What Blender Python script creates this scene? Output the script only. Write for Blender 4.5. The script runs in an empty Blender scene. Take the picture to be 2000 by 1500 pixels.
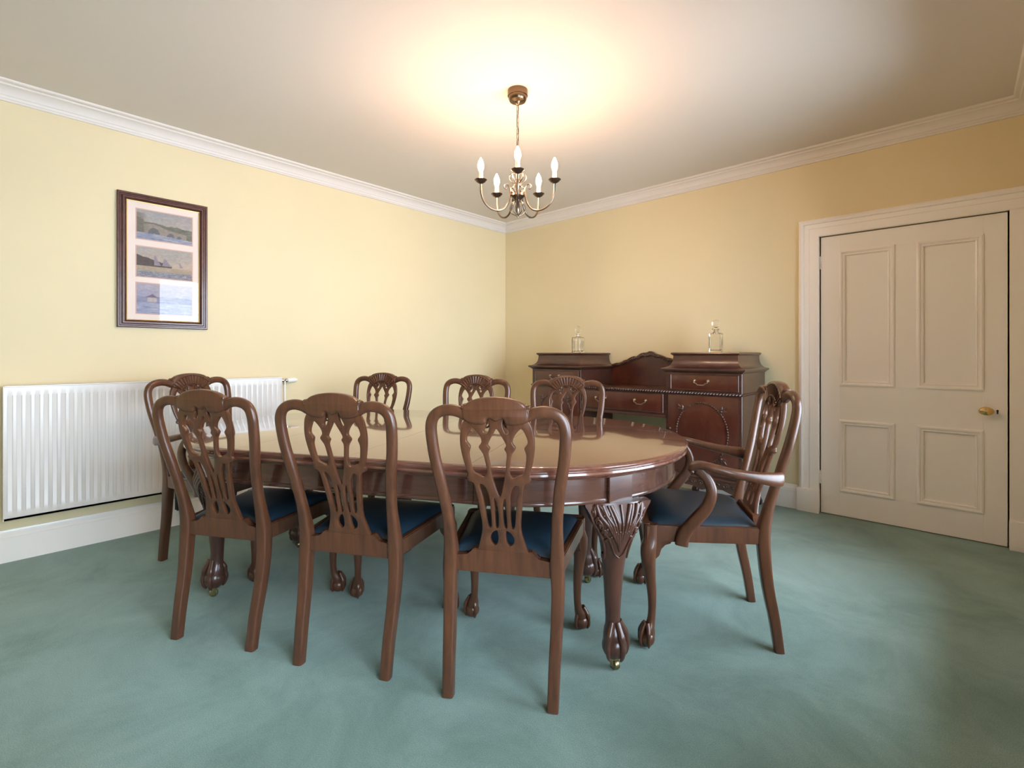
import bpy, bmesh, math, random
from mathutils import Vector, Matrix
random.seed(7)
C = bpy.context.scene.collection
PI = math.pi
R = math.radians

# ------------------------------------------------------------------ camera
scn = bpy.context.scene
cam_d = bpy.data.cameras.new('camera')
cam = bpy.data.objects.new('camera', cam_d)
C.objects.link(cam)
cam.location = (3.968, -4.199, 1.17)
cam.rotation_euler = (R(90), 0, R(42.61))
cam_d.sensor_width = 36
cam_d.lens = 36 * 952.8 / 2000
cam_d.shift_y = -(750 - 692.4) / 2000
cam_d.clip_start = 0.02
scn.camera = cam

# ------------------------------------------------------------------ light
scn.view_settings.view_transform = 'Standard'
scn.view_settings.look = 'None'
scn.view_settings.gamma = 1
scn.view_settings.use_curve_mapping = False
scn.view_settings.exposure = 1.36
SKY = 7.3
BULB = 158.0
w = bpy.data.worlds.new('sky')
scn.world = w
w.use_nodes = True
bg = w.node_tree.nodes['Background']
bg.inputs[0].default_value = (0.71, 0.84, 1.0, 1)
bg.inputs[1].default_value = SKY


# ------------------------------------------------------------------ materials
def nodes(name):
    m = bpy.data.materials.new(name)
    m.use_nodes = True
    nt = m.node_tree
    b = nt.nodes['Principled BSDF']
    return m, nt, b


def plain(name, col, rough=0.5, metal=0.0, bump=0.0, bscale=200.0, var=0.0, vscale=3.0, spec=0.5):
    m, nt, b = nodes(name)
    b.inputs['Base Color'].default_value = (*col, 1)
    b.inputs['Roughness'].default_value = rough
    b.inputs['Metallic'].default_value = metal
    b.inputs['Specular IOR Level'].default_value = spec
    tc = nt.nodes.new('ShaderNodeTexCoord')
    if var > 0:
        n = nt.nodes.new('ShaderNodeTexNoise')
        n.inputs['Scale'].default_value = vscale
        n.inputs['Detail'].default_value = 4
        nt.links.new(tc.outputs['Object'], n.inputs['Vector'])
        r = nt.nodes.new('ShaderNodeValToRGB')
        r.color_ramp.elements[0].position = 0.3
        r.color_ramp.elements[1].position = 0.7
        r.color_ramp.elements[0].color = (*[c * (1 - var) for c in col], 1)
        r.color_ramp.elements[1].color = (*[min(1, c * (1 + var)) for c in col], 1)
        nt.links.new(n.outputs['Fac'], r.inputs[0])
        nt.links.new(r.outputs[0], b.inputs['Base Color'])
    if bump > 0:
        n2 = nt.nodes.new('ShaderNodeTexNoise')
        n2.inputs['Scale'].default_value = bscale
        n2.inputs['Detail'].default_value = 3
        nt.links.new(tc.outputs['Object'], n2.inputs['Vector'])
        bp = nt.nodes.new('ShaderNodeBump')
        bp.inputs['Strength'].default_value = bump
        bp.inputs['Distance'].default_value = 0.002
        nt.links.new(n2.outputs['Fac'], bp.inputs['Height'])
        nt.links.new(bp.outputs[0], b.inputs['Normal'])
    return m


def wood(name, c1, c2, scale, rough=0.3, coat=0.3, coat_rough=0.12, bump=0.03):
    m, nt, b = nodes(name)
    tc = nt.nodes.new('ShaderNodeTexCoord')
    mp = nt.nodes.new('ShaderNodeMapping')
    mp.inputs['Scale'].default_value = scale
    nt.links.new(tc.outputs['Object'], mp.inputs['Vector'])
    n = nt.nodes.new('ShaderNodeTexNoise')
    n.inputs['Scale'].default_value = 1.0
    n.inputs['Detail'].default_value = 6
    n.inputs['Roughness'].default_value = 0.65
    n.inputs['Distortion'].default_value = 0.6
    nt.links.new(mp.outputs[0], n.inputs['Vector'])
    r = nt.nodes.new('ShaderNodeValToRGB')
    r.color_ramp.elements[0].position = 0.32
    r.color_ramp.elements[1].position = 0.68
    r.color_ramp.elements[0].color = (*c1, 1)
    r.color_ramp.elements[1].color = (*c2, 1)
    nt.links.new(n.outputs['Fac'], r.inputs[0])
    nt.links.new(r.outputs[0], b.inputs['Base Color'])
    b.inputs['Roughness'].default_value = rough
    b.inputs['Coat Weight'].default_value = coat
    b.inputs['Coat Roughness'].default_value = coat_rough
    if bump:
        bp = nt.nodes.new('ShaderNodeBump')
        bp.inputs['Strength'].default_value = bump
        bp.inputs['Distance'].default_value = 0.001
        nt.links.new(n.outputs['Fac'], bp.inputs['Height'])
        nt.links.new(bp.outputs[0], b.inputs['Normal'])
    return m


M = {}
M['wall'] = plain('pale_yellow_emulsion', (0.755, 0.635, 0.395), 0.7, bump=0.08, bscale=120, var=0.02, vscale=1.5)
M['ceiling'] = plain('white_ceiling_emulsion', (0.72, 0.65, 0.57), 0.85, bump=0.06, bscale=90)
M['trim'] = plain('white_gloss_paint', (0.92, 0.875, 0.82), 0.28, bump=0.02, bscale=40)
M['plaster'] = plain('white_plaster_paint', (0.76, 0.70, 0.64), 0.6)
M['radiator'] = plain('white_radiator_enamel', (0.74, 0.70, 0.66), 0.22)
M['chair'] = wood('chair_mahogany', (0.062, 0.022, 0.010), (0.122, 0.043, 0.018), (45, 45, 5), 0.33, 0.35, 0.15)
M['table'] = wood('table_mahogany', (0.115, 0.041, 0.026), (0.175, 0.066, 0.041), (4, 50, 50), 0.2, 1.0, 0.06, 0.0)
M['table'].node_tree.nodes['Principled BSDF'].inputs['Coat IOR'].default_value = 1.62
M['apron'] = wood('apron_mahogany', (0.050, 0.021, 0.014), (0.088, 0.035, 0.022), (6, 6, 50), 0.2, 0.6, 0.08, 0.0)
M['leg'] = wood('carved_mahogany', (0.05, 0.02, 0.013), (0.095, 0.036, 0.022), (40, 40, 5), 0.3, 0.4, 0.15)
M['side'] = wood('sideboard_mahogany', (0.045, 0.017, 0.011), (0.085, 0.033, 0.022), (8, 8, 26), 0.28, 0.4, 0.12, 0.0)
M['side_red'] = wood('sideboard_flame_mahogany', (0.055, 0.012, 0.007), (0.10, 0.026, 0.013), (9, 9, 4), 0.24, 0.5, 0.1, 0.0)
M['leather'] = plain('navy_leather', (0.013, 0.030, 0.047), 0.40, bump=0.15, bscale=260, var=0.12, vscale=8)
M['brass'] = plain('polished_brass', (0.72, 0.50, 0.20), 0.2, 1.0)
M['antique'] = plain('antique_brass', (0.17, 0.12, 0.075), 0.25, 1.0)
M['bronze'] = plain('dark_bronze', (0.21, 0.17, 0.135), 0.28, 1.0)
M['castor'] = plain('tarnished_brass', (0.42, 0.33, 0.18), 0.3, 1.0)
M['handle'] = plain('aged_brass_handle', (0.36, 0.27, 0.19), 0.3, 1.0)
M['chrome'] = plain('chrome', (0.7, 0.68, 0.64), 0.15, 1.0)
M['plastic'] = plain('white_plastic', (0.85, 0.83, 0.78), 0.4)
M['black'] = plain('black_plastic', (0.012, 0.012, 0.012), 0.35)
M['ivory'] = plain('ivory_candle_tube', (0.8, 0.66, 0.46), 0.5)
M['frame'] = wood('picture_frame_mahogany', (0.055, 0.018, 0.014), (0.11, 0.036, 0.026), (30, 30, 30), 0.3, 0.3)
M['gold'] = plain('gilt_slip', (0.75, 0.55, 0.22), 0.3, 1.0)
M['mat'] = plain('blush_mount_card', (0.80, 0.66, 0.58), 0.8)
M['mat_edge'] = plain('rose_mount_bevel', (0.66, 0.42, 0.34), 0.8)
M['ground'] = plain('pale_paving', (0.80, 0.84, 0.88), 0.9, var=0.15, vscale=8)


def carpet_mat():
    m, nt, b = nodes('sage_green_carpet')
    tc = nt.nodes.new('ShaderNodeTexCoord')
    n1 = nt.nodes.new('ShaderNodeTexNoise')
    n1.inputs['Scale'].default_value = 2.2
    n1.inputs['Roughness'].default_value = 0.68
    n1.inputs['Detail'].default_value = 8
    n1.inputs['Distortion'].default_value = 0.5
    n2 = nt.nodes.new('ShaderNodeTexNoise')
    n2.inputs['Scale'].default_value = 330
    n2.inputs['Detail'].default_value = 2
    for n in (n1, n2):
        nt.links.new(tc.outputs['Object'], n.inputs['Vector'])
    r = nt.nodes.new('ShaderNodeValToRGB')
    e = r.color_ramp.elements
    e[0].position = 0.30
    e[1].position = 0.70
    e[0].color = (0.150, 0.252, 0.218, 1)
    e[1].color = (0.275, 0.412, 0.368, 1)
    nt.links.new(n1.outputs['Fac'], r.inputs[0])
    r2 = nt.nodes.new('ShaderNodeMapRange')
    r2.inputs['From Min'].default_value = 0.25
    r2.inputs['From Max'].default_value = 0.75
    r2.inputs['To Min'].default_value = 0.72
    r2.inputs['To Max'].default_value = 1.25
    nt.links.new(n2.outputs['Fac'], r2.inputs['Value'])
    mx = nt.nodes.new('ShaderNodeMix')
    mx.data_type = 'RGBA'
    mx.blend_type = 'MULTIPLY'
    mx.inputs[0].default_value = 1
    nt.links.new(r.outputs[0], mx.inputs[6])
    nt.links.new(r2.outputs[0], mx.inputs[7])
    nt.links.new(mx.outputs[2], b.inputs['Base Color'])
    b.inputs['Roughness'].default_value = 0.95
    b.inputs['Specular IOR Level'].default_value = 0.1
    b.inputs['Sheen Weight'].default_value = 0.25
    b.inputs['Sheen Roughness'].default_value = 0.5
    bp = nt.nodes.new('ShaderNodeBump')
    bp.inputs['Strength'].default_value = 0.5
    bp.inputs['Distance'].default_value = 0.004
    nt.links.new(n2.outputs['Fac'], bp.inputs['Height'])
    nt.links.new(bp.outputs[0], b.inputs['Normal'])
    return m


M['carpet'] = carpet_mat()


def glass_sheet():
    m = bpy.data.materials.new('clear_glass_sheet')
    m.use_nodes = True
    nt = m.node_tree
    nt.nodes.remove(nt.nodes['Principled BSDF'])
    out = nt.nodes['Material Output']
    tr = nt.nodes.new('ShaderNodeBsdfTransparent')
    tr.inputs[0].default_value = (0.97, 0.98, 0.97, 1)
    gl = nt.nodes.new('ShaderNodeBsdfGlossy')
    gl.inputs['Roughness'].default_value = 0.01
    fr = nt.nodes.new('ShaderNodeFresnel')
    fr.inputs['IOR'].default_value = 1.48
    mx = nt.nodes.new('ShaderNodeMixShader')
    nt.links.new(fr.outputs[0], mx.inputs[0])
    nt.links.new(tr.outputs[0], mx.inputs[1])
    nt.links.new(gl.outputs[0], mx.inputs[2])
    nt.links.new(mx.outputs[0], out.inputs[0])
    return m


M['pane'] = glass_sheet()


def crystal():
    m, nt, b = nodes('cut_crystal')
    b.inputs['Base Color'].default_value = (0.98, 0.98, 0.97, 1)
    b.inputs['Roughness'].default_value = 0.02
    b.inputs['Transmission Weight'].default_value = 1
    b.inputs['IOR'].default_value = 1.3
    return m


M['crystal'] = crystal()


def bulb_mat():
    m, nt, b = nodes('glowing_candle_bulb')
    b.inputs['Base Color'].default_value = (1, 0.9, 0.75, 1)
    b.inputs['Emission Color'].default_value = (1.0, 0.62, 0.38, 1)
    b.inputs['Emission Strength'].default_value = BULB
    return m


M['bulb'] = bulb_mat()


def vcol_mat():
    m, nt, b = nodes('watercolour_print')
    a = nt.nodes.new('ShaderNodeVertexColor')
    a.layer_name = 'paint'
    nt.links.new(a.outputs[0], b.inputs['Base Color'])
    b.inputs['Roughness'].default_value = 0.85
    return m


M['paint'] = vcol_mat()


# ------------------------------------------------------------------ helpers
def finish(bm, name, mat, parent=None, smooth=True, angle=35, stuff=False):
    bmesh.ops.recalc_face_normals(bm, faces=bm.faces[:])
    for f in bm.faces:
        f.smooth = smooth
    if smooth:
        ca = R(angle)
        for e in bm.edges:
            if len(e.link_faces) == 2:
                e.smooth = e.calc_face_angle(0) < ca
    me = bpy.data.meshes.new(name)
    bm.to_mesh(me)
    bm.free()
    me.materials.append(mat)
    o = bpy.data.objects.new(name, me)
    C.objects.link(o)
    if parent:
        o.parent = parent
    if stuff:
        o['kind'] = 'stuff'
    return o


def finish_loose(bm, name, mat, parent, smooth=True, angle=35):
    """one object for each separate piece of bm"""
    left = set(bm.verts)
    out = []
    while left:
        st = [left.pop()]
        isl = set(st)
        while st:
            v = st.pop()
            for e in v.link_edges:
                q = e.other_vert(v)
                if q not in isl:
                    isl.add(q)
                    st.append(q)
        left -= isl
        b2 = bmesh.new()
        mp = {v: b2.verts.new(v.co) for v in isl}
        for f in {f for v in isl for f in v.link_faces}:
            b2.faces.new([mp[v] for v in f.verts])
        out.append(finish(b2, name, mat, parent, smooth, angle))
    bm.free()
    return out


def thing(name, label, cat, loc=(0, 0, 0), rz=0, group=None):
    o = bpy.data.objects.new(name, None)
    o.empty_display_size = 0.1
    C.objects.link(o)
    o.location = loc
    o.rotation_euler = (0, 0, rz)
    o['label'] = label
    o['category'] = cat
    if group:
        o['group'] = group
    return o


def struct(o, label, cat):
    o['kind'] = 'structure'
    o['label'] = label
    o['category'] = cat
    return o


def box(bm, x0, x1, y0, y1, z0, z1, bev=0.0, seg=2):
    vs = [bm.verts.new(p) for p in ((x0, y0, z0), (x1, y0, z0), (x1, y1, z0), (x0, y1, z0),
                                    (x0, y0, z1), (x1, y0, z1), (x1, y1, z1), (x0, y1, z1))]
    fs = [bm.faces.new([vs[i] for i in q]) for q in ((0, 3, 2, 1), (4, 5, 6, 7), (0, 1, 5, 4), (1, 2, 6, 5), (2, 3, 7, 6), (3, 0, 4, 7))]
    if bev > 0:
        es = list({e for f in fs for e in f.edges})
        bmesh.ops.bevel(bm, geom=es, offset=bev, segments=seg, profile=0.6, affect='EDGES')


def rings(bm, rs, closed=True, cap=True):
    """loft a list of rings (lists of points)"""
    V = [[bm.verts.new(p) for p in r] for r in rs]
    n = len(V[0])
    for a, b in zip(V[:-1], V[1:]):
        for i in range(n if closed else n - 1):
            j = (i + 1) % n
            bm.faces.new((a[i], a[j], b[j], b[i]))
    if cap:
        bm.faces.new(V[0][::-1])
        bm.faces.new(V[-1])
    return V


def lathe(bm, prof, seg=20, center=(0, 0, 0), axis='z', cap=True):
    rs = []
    for r, z in prof:
        ring = []
        for i in range(seg):
            a = 2 * PI * i / seg
            p = (r * math.cos(a), r * math.sin(a), z)
            if axis == 'x':
                p = (p[2], p[0], p[1])
            elif axis == 'y':
                p = (p[0], -p[2], p[1])
            ring.append((p[0] + center[0], p[1] + center[1], p[2] + center[2]))
        rs.append(ring)
    rings(bm, rs, True, cap)


def cr(pts, k=6):
    """catmull-rom through n-d tuples"""
    out = []
    n = len(pts)
    for i in range(n - 1):
        p0 = pts[max(i - 1, 0)]
        p1, p2 = pts[i], pts[i + 1]
        p3 = pts[min(i + 2, n - 1)]
        for s in range(k):
            t = s / k
            out.append(tuple(0.5 * (2 * b + (c - a) * t + (2 * a - 5 * b + 4 * c - d) * t * t + (3 * b - a - 3 * c + d) * t ** 3)
                             for a, b, c, d in zip(p0, p1, p2, p3)))
    out.append(tuple(pts[-1]))
    return out


def crc(pts, k=4):
    """closed catmull-rom 2d"""
    out = []
    n = len(pts)
    for i in range(n):
        p0, p1, p2, p3 = pts[i - 1], pts[i], pts[(i + 1) % n], pts[(i + 2) % n]
        for s in range(k):
            t = s / k
            out.append(tuple(0.5 * (2 * b + (c - a) * t + (2 * a - 5 * b + 4 * c - d) * t * t + (3 * b - a - 3 * c + d) * t ** 3)
                             for a, b, c, d in zip(p0, p1, p2, p3)))
    return out


def sweep(bm, path, sec=10, ref=None, n=2.0, cap=True):
    """path: tuples (x,y,z,a,b): a half width in plane, b half width along ref; superellipse power n"""
    P = [Vector(p[:3]) for p in path]
    rs = []
    prev = None
    for i, p in enumerate(P):
        t = (P[min(i + 1, len(P) - 1)] - P[max(i - 1, 0)])
        if t.length < 1e-9:
            t = Vector((0, 0, 1))
        t.normalize()
        if ref is not None:
            u = Vector(ref)
        else:
            u = prev if prev else (Vector((0, 0, 1)) if abs(t.z) < 0.8 else Vector((1, 0, 0)))
        u = u - t * u.dot(t)
        if u.length < 1e-5:
            u = t.orthogonal()
        u.normalize()
        prev = u
        s = t.cross(u)
        a = path[i][3]
        b = path[i][4] if len(path[i]) > 4 else a
        ring = []
        nn = path[i][5] if len(path[i]) > 5 else n
        for k in range(sec):
            th = 2 * PI * (k + 0.5) / sec
            c, d = math.cos(th), math.sin(th)
            cx = math.copysign(abs(c) ** (2 / nn), c)
            cy = math.copysign(abs(d) ** (2 / nn), d)
            ring.append(p + s * (a * cx) + u * (b * cy))
        rs.append(ring)
    rings(bm, rs, True, cap)


def ball(bm, c, r, seg=12, sx=1, sy=1, sz=1):
    mtx = Matrix.Translation(c) @ Matrix.Diagonal((r * sx, r * sy, r * sz, 1))
    bmesh.ops.create_uvsphere(bm, u_segments=seg, v_segments=max(6, seg * 2 // 3), radius=1, matrix=mtx)


def cut_out(outer, holes, depth, bev=0.003):
    """flat board with pierced holes -> bmesh in x (right), z (up), y (thickness)"""
    cu = bpy.data.curves.new('tmp', 'CURVE')
    cu.dimensions = '2D'
    cu.fill_mode = 'BOTH'
    cu.extrude = max(depth / 2 - bev, 0.0005)
    cu.bevel_depth = bev
    cu.bevel_resolution = 1
    cu.offset = -bev
    for poly in [outer] + holes:
        sp = cu.splines.new('POLY')
        sp.points.add(len(poly) - 1)
        for q, (x, y) in zip(sp.points, poly):
            q.co = (x, y, 0, 1)
        sp.use_cyclic_u = True
    ob = bpy.data.objects.new('tmp', cu)
    C.objects.link(ob)
    dg = bpy.context.evaluated_depsgraph_get()
    me = bpy.data.meshes.new_from_object(ob.evaluated_get(dg))
    bpy.data.objects.remove(ob)
    bpy.data.curves.remove(cu)
    bm = bmesh.new()
    bm.from_mesh(me)
    bpy.data.meshes.remove(me)
    bmesh.ops.remove_doubles(bm, verts=bm.verts[:], dist=1e-5)
    for v in bm.verts:
        x, y, z = v.co
        v.co = (x, -z, y)
    return bm


def prism(bm, poly, axis, a, b):
    """extrude a 2-d polygon: axis 'x' -> poly in (y,z); 'y' -> (x,z); 'z' -> (x,y)"""
    def P(p, t):
        return {'x': (t, p[0], p[1]), 'y': (p[0], t, p[1]), 'z': (p[0], p[1], t)}[axis]
    rings(bm, [[P(p, a) for p in poly], [P(p, b) for p in poly]])


def copy_tree(o, parent=None):
    c = o.copy()
    C.objects.link(c)
    if parent:
        c.parent = parent
    for ch in list(o.children):
        copy_tree(ch, c)
    return c


def lerp_tab(tab, z):
    for (z0, v0), (z1, v1) in zip(tab[:-1], tab[1:]):
        if z <= z1:
            t = max(0, (z - z0) / (z1 - z0))
            return v0 + (v1 - v0) * t
    return tab[-1][1]


# ------------------------------------------------------------------ room shell
XR, YF, H = 4.30, -5.30, 2.69
WIN = [(-2.55, -0.85), (-4.40, -2.97)]       # two sash windows in the right wall
WZ0, WZ1 = 0.30, 2.30
TH = 0.30

bm = bmesh.new()
box(bm, -TH, XR + TH, YF - TH, TH, -0.15, 0.0)
struct(finish(bm, 'floor', M['carpet'], smooth=False), 'sage green fitted carpet covering the whole floor', 'floor')
bm = bmesh.new()
box(bm, -TH, XR + TH, YF - TH, TH, H, H + 0.15)
struct(finish(bm, 'ceiling', M['ceiling'], smooth=False), 'plain white ceiling above the chandelier', 'ceiling')
bm = bmesh.new()
box(bm, -TH, 0, YF, 0, 0, H)
struct(finish(bm, 'wall_left', M['wall'], smooth=False), 'pale yellow wall behind the radiator and the picture', 'wall')
DX0, DX1, DZ1 = 3.200, 4.184, 2.042
bm = bmesh.new()
box(bm, -TH, DX0, 0, TH, 0, H)
box(bm, DX1, XR + TH, 0, TH, 0, H)
box(bm, DX0, DX1, 0, TH, DZ1, H)
box(bm, DX0, DX1, 0.12, TH, 0, DZ1)
struct(finish(bm, 'wall_back', M['wall'], smooth=False), 'pale yellow wall behind the sideboard and round the door', 'wall')
bm = bmesh.new()
box(bm, -TH, XR + TH, YF - TH, YF, 0, H)
struct(finish(bm, 'wall_front', M['wall'], smooth=False), 'pale yellow wall behind the photographer', 'wall')
bm = bmesh.new()
ys = [YF, WIN[1][0], WIN[1][1], WIN[0][0], WIN[0][1], 0]
box(bm, XR, XR + TH, ys[0], ys[1], 0, H)
box(bm, XR, XR + TH, ys[2], ys[3], 0, H)
box(bm, XR, XR + TH, ys[4], ys[5], 0, H)
for a, b in WIN:
    box(bm, XR, XR + TH, a, b, 0, WZ0)
    box(bm, XR, XR + TH, a, b, WZ1, H)
struct(finish(bm, 'wall_right', M['wall'], smooth=False), 'pale yellow window wall to the right of the door', 'wall')
bm = bmesh.new()
box(bm, -30, 40, -40, 30, -0.8, -0.6)
struct(finish(bm, 'ground', M['ground'], smooth=False), 'pale paved ground outside the windows', 'ground')

# cornice: profile (distance from wall, drop from ceiling)
prof = [(0, .092), (.012, .092), (.016, .082), (.020, .080), (.022, .066), (.027, .064), (.030, .056), (.040, .042), (.056, .030), (.076, .024),
        (.080, .016), (.084, .015), (.098, .013), (.104, .008), (.106, .0), (0, 0)]


def cornice(name, label, a, b, inward):
    """run from a to b along a wall, mitred at both ends"""
    a, b = Vector(a), Vector(b)
    d = (b - a).normalized()
    i = Vector(inward)
    r0 = [(a + i * p[0] + d * p[0]) + Vector((0, 0, H - p[1])) for p in prof]
    r1 = [(b + i * p[0] - d * p[0]) + Vector((0, 0, H - p[1])) for p in prof]
    bm = bmesh.new()
    rings(bm, [r0, r1])
    struct(finish(bm, name, M['plaster'], angle=25), label, 'cornice')


cornice('trim_1', 'white moulded cornice along the left wall', (0, YF, 0), (0, 0, 0), (1, 0, 0))
cornice('trim_2', 'white moulded cornice along the back wall', (0, 0, 0), (XR, 0, 0), (0, -1, 0))
cornice('trim_3', 'white moulded cornice along the window wall', (XR, 0, 0), (XR, YF, 0), (-1, 0, 0))
cornice('trim_4', 'white moulded cornice behind the photographer', (XR, YF, 0), (0, YF, 0), (0, 1, 0))

sk = [(0, 0), (.022, 0), (.022, .135), (.018, .140), (.018, .150), (.014, .158), (.008, .168), (.006, .178), (0, .180)]


def skirting(name, label, a, b, inward):
    a, b = Vector(a), Vector(b)
    i = Vector(inward)
    bm = bmesh.new()
    rings(bm, [[a + i * p[0] + Vector((0, 0, p[1])) for p in sk], [b + i * p[0] + Vector((0, 0, p[1])) for p in sk]])
    struct(finish(bm, name, M['trim'], angle=25), label, 'skirting board')


skirting('baseboard_left', 'white skirting board under the radiator', (0, YF, 0), (0, 0, 0), (1, 0, 0))
skirting('baseboard_back', 'white skirting board behind the sideboard', (0, 0, 0), (3.056, 0, 0), (0, -1, 0))
skirting('baseboard_right', 'white skirting board under the windows', (XR, -.02, 0), (XR, YF, 0), (-1, 0, 0))
skirting('baseboard_front', 'white skirting board behind the photographer', (XR, YF, 0), (0, YF, 0), (0, 1, 0))

# windows (outside the frame: seen only as reflections and as daylight)
for k, (a, b) in enumerate(WIN):
    wo = bpy.data.objects.new('window_%d' % (k + 1), None)
    C.objects.link(wo)
    wo.location = (XR + 0.16, (a + b) / 2, WZ0)
    struct(wo, ['white sash window nearer the door', 'white sash window beside the photographer'][k], 'window')
    hw, hh = (b - a) / 2, WZ1 - WZ0
    bm = bmesh.new()
    for s in (-1, 1):
        box(bm, -.05, .05, min(s * hw, s * (hw - .06)), max(s * hw, s * (hw - .06)), 0, hh)
    box(bm, -.05, .05, -hw + .06, hw - .06, 0, .07)
    box(bm, -.05, .05, -hw + .06, hw - .06, hh - .06, hh)
    box(bm, -.05, .05, -hw + .06, hw - .06, hh / 2 - .025, hh / 2 + .025)
    finish(bm, 'sash_frame', M['trim'], wo, False)
    bm = bmesh.new()
    box(bm, -.17, .14, -hw - .02, hw + .02, -.03, 0, .004)
    finish(bm, 'window_sill', M['trim'], wo)
    bm = bmesh.new()
    box(bm, -.015, .015, -.012, .012, .07, hh / 2 - .025)
    box(bm, -.015, .015, -.012, .012, hh / 2 + .025, hh - .06)
    finish(bm, 'glazing_bar', M['trim'], wo, False)
    for sy in (-1, 1):
        for z0, z1 in ((.07, hh / 2 - .025), (hh / 2 + .025, hh - .06)):
            bm = bmesh.new()
            y0, y1 = sorted((sy * .012, sy * (hw - .06)))
            vs = [bm.verts.new(p) for p in ((0, y0, z0), (0, y1, z0), (0, y1, z1), (0, y0, z1))]
            bm.faces.new(vs)
            finish(bm, 'pane', M['pane'], wo, False)
    ld = bpy.data.lights.new('daylight_portal', 'AREA')
    ld.shape = 'RECTANGLE'
    ld.size, ld.size_y = hh, b - a
    ld.cycles.is_portal = True
    lo = bpy.data.objects.new('daylight_portal', ld)
    C.objects.link(lo)
    lo.location = (XR + TH + .01, (a + b) / 2, (WZ0 + WZ1) / 2)
    lo.rotation_euler = (0, R(90), 0)

# ------------------------------------------------------------------ door
d = bpy.data.objects.new('door_1', None)
C.objects.link(d)
d.location = (DX0, 0, 0)
struct(d, 'white four panel door with an oval brass knob', 'door')
DW = DX1 - DX0
lx0, lx1, lz0, lz1 = .006, DW - .007, .006, 2.033
pc = [(.124, .434), (.555, .870)]
pz = [(.183, .697), (.947, 1.915)]
YD0, YD1 = .004, .046


def dbox(name, x0, x1, z0, z1):
    bm = bmesh.new()
    box(bm, x0, x1, YD0, YD1, z0, z1, .0008, 1)
    finish(bm, name, M['trim'], d)


dbox('stile', lx0, pc[0][0], lz0, lz1)
dbox('stile', pc[1][1], lx1, lz0, lz1)
dbox('bottom_rail', pc[0][0], pc[1][1], lz0, pz[0][0])
dbox('lock_rail', pc[0][0], pc[1][1], pz[0][1], pz[1][0])
dbox('top_rail', pc[0][0], pc[1][1], pz[1][1], lz1)
for z0, z1 in pz:
    dbox('muntin', pc[0][1], pc[1][0], z0, z1)
mp_ = [(-.004, 0), (-.003, .006), (.006, .010), (.014, .007), (.018, .001), (.024, .000), (.027, .004), (.032, .002), (.036, -.005), (.036, -.012)]
for x0, x1 in pc:
    for z0, z1 in pz:
        bm = bmesh.new()
        box(bm, x0, x1, YD0 + .009, YD1 - .01, z0, z1)
        finish(bm, 'panel', M['trim'], d, False)
        bm = bmesh.new()
        rs = [[(x0 + o, YD0 - h_, z0 + o), (x1 - o, YD0 - h_, z0 + o), (x1 - o, YD0 - h_, z1 - o), (x0 + o, YD0 - h_, z1 - o)] for o, h_ in mp_]
        rings(bm, rs, True, False)
        finish(bm, 'panel_moulding', M['trim'], d, True, 30)
# knob, rose, keyhole, hinges
bm = bmesh.new()
lathe(bm, [(.022, 0), (.022, .004), (.010, .007), (.008, .022), (.012, .028), (.022, .036), (.026, .048), (.022, .058), (.010, .064), (.002, .065)], 20,
      (4.083 - DX0, YD0, .823), 'y')
for v in bm.verts:
    if v.co.y < YD0 - .024:
        v.co.x = (v.co.x - (4.083 - DX0)) * 1.35 + (4.083 - DX0)
finish(bm, 'knob', M['brass'], d)
bm = bmesh.new()
box(bm, 4.130 - DX0, 4.137 - DX0, YD0 - .0015, YD0 + .001, .806, .826)
ball(bm, (4.1335 - DX0, YD0, .826), .006, 10, 1, .3, 1)
o = finish(bm, 'keyhole', M['black'], d)
for z in (1.80, .22):
    bm = bmesh.new()
    for q in range(3):
        lathe(bm, [(.0065, z + q * .032), (.0065, z + q * .032 + .030)], 10, (.003, YD0 - .004, 0))
    finish(bm, 'hinge', M['trim'], d)

# architrave
tr = bpy.data.objects.new('trim_5', None)
C.objects.link(tr)
tr.location = (DX0, 0, 0)
struct(tr, 'white moulded architrave round the door', 'door frame')
ap = [(0, .0), (.0, -.020), (.006, -.024), (.060, -.024), (.066, -.019), (.096, -.019), (.100, -.030), (.112, -.034), (.122, -.030), (.132, -.022), (.136, -.010), (.136, .0)]
# (offset from opening, y)
bm = bmesh.new()
rs = [[(-o_, y, 0.17) for o_, y in ap], [(-o_, y, DZ1 + o_ - .004) for o_, y in ap]]
rings(bm, rs)
finish(bm, 'jamb_moulding', M['trim'], tr, True, 25)
bm = bmesh.new()
rs = [[(-o_, y, DZ1 + o_ - .004) for o_, y in ap], [(XR - DX0, y, DZ1 + o_ - .004) for o_, y in ap]]
rings(bm, rs)
finish(bm, 'head_moulding', M['trim'], tr, True, 25)
bm = bmesh.new()
box(bm, DW, XR - DX0, -.020, .0, .17, DZ1 + .0)
finish(bm, 'jamb_moulding', M['trim'], tr)
for x0, x1 in ((-.142, .002), (DW - .002, XR - DX0)):
    bm = bmesh.new()
    box(bm, x0, x1, -.042, 0, 0, .172, .003)
    finish(bm, 'plinth_block', M['trim'], tr)
bm = bmesh.new()
box(bm, -.001, .0, .0, .12, 0, DZ1)
box(bm, DW, DW + .001, .0, .12, 0, DZ1)
finish(bm, 'door_lining', M['trim'], tr, False)

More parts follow.
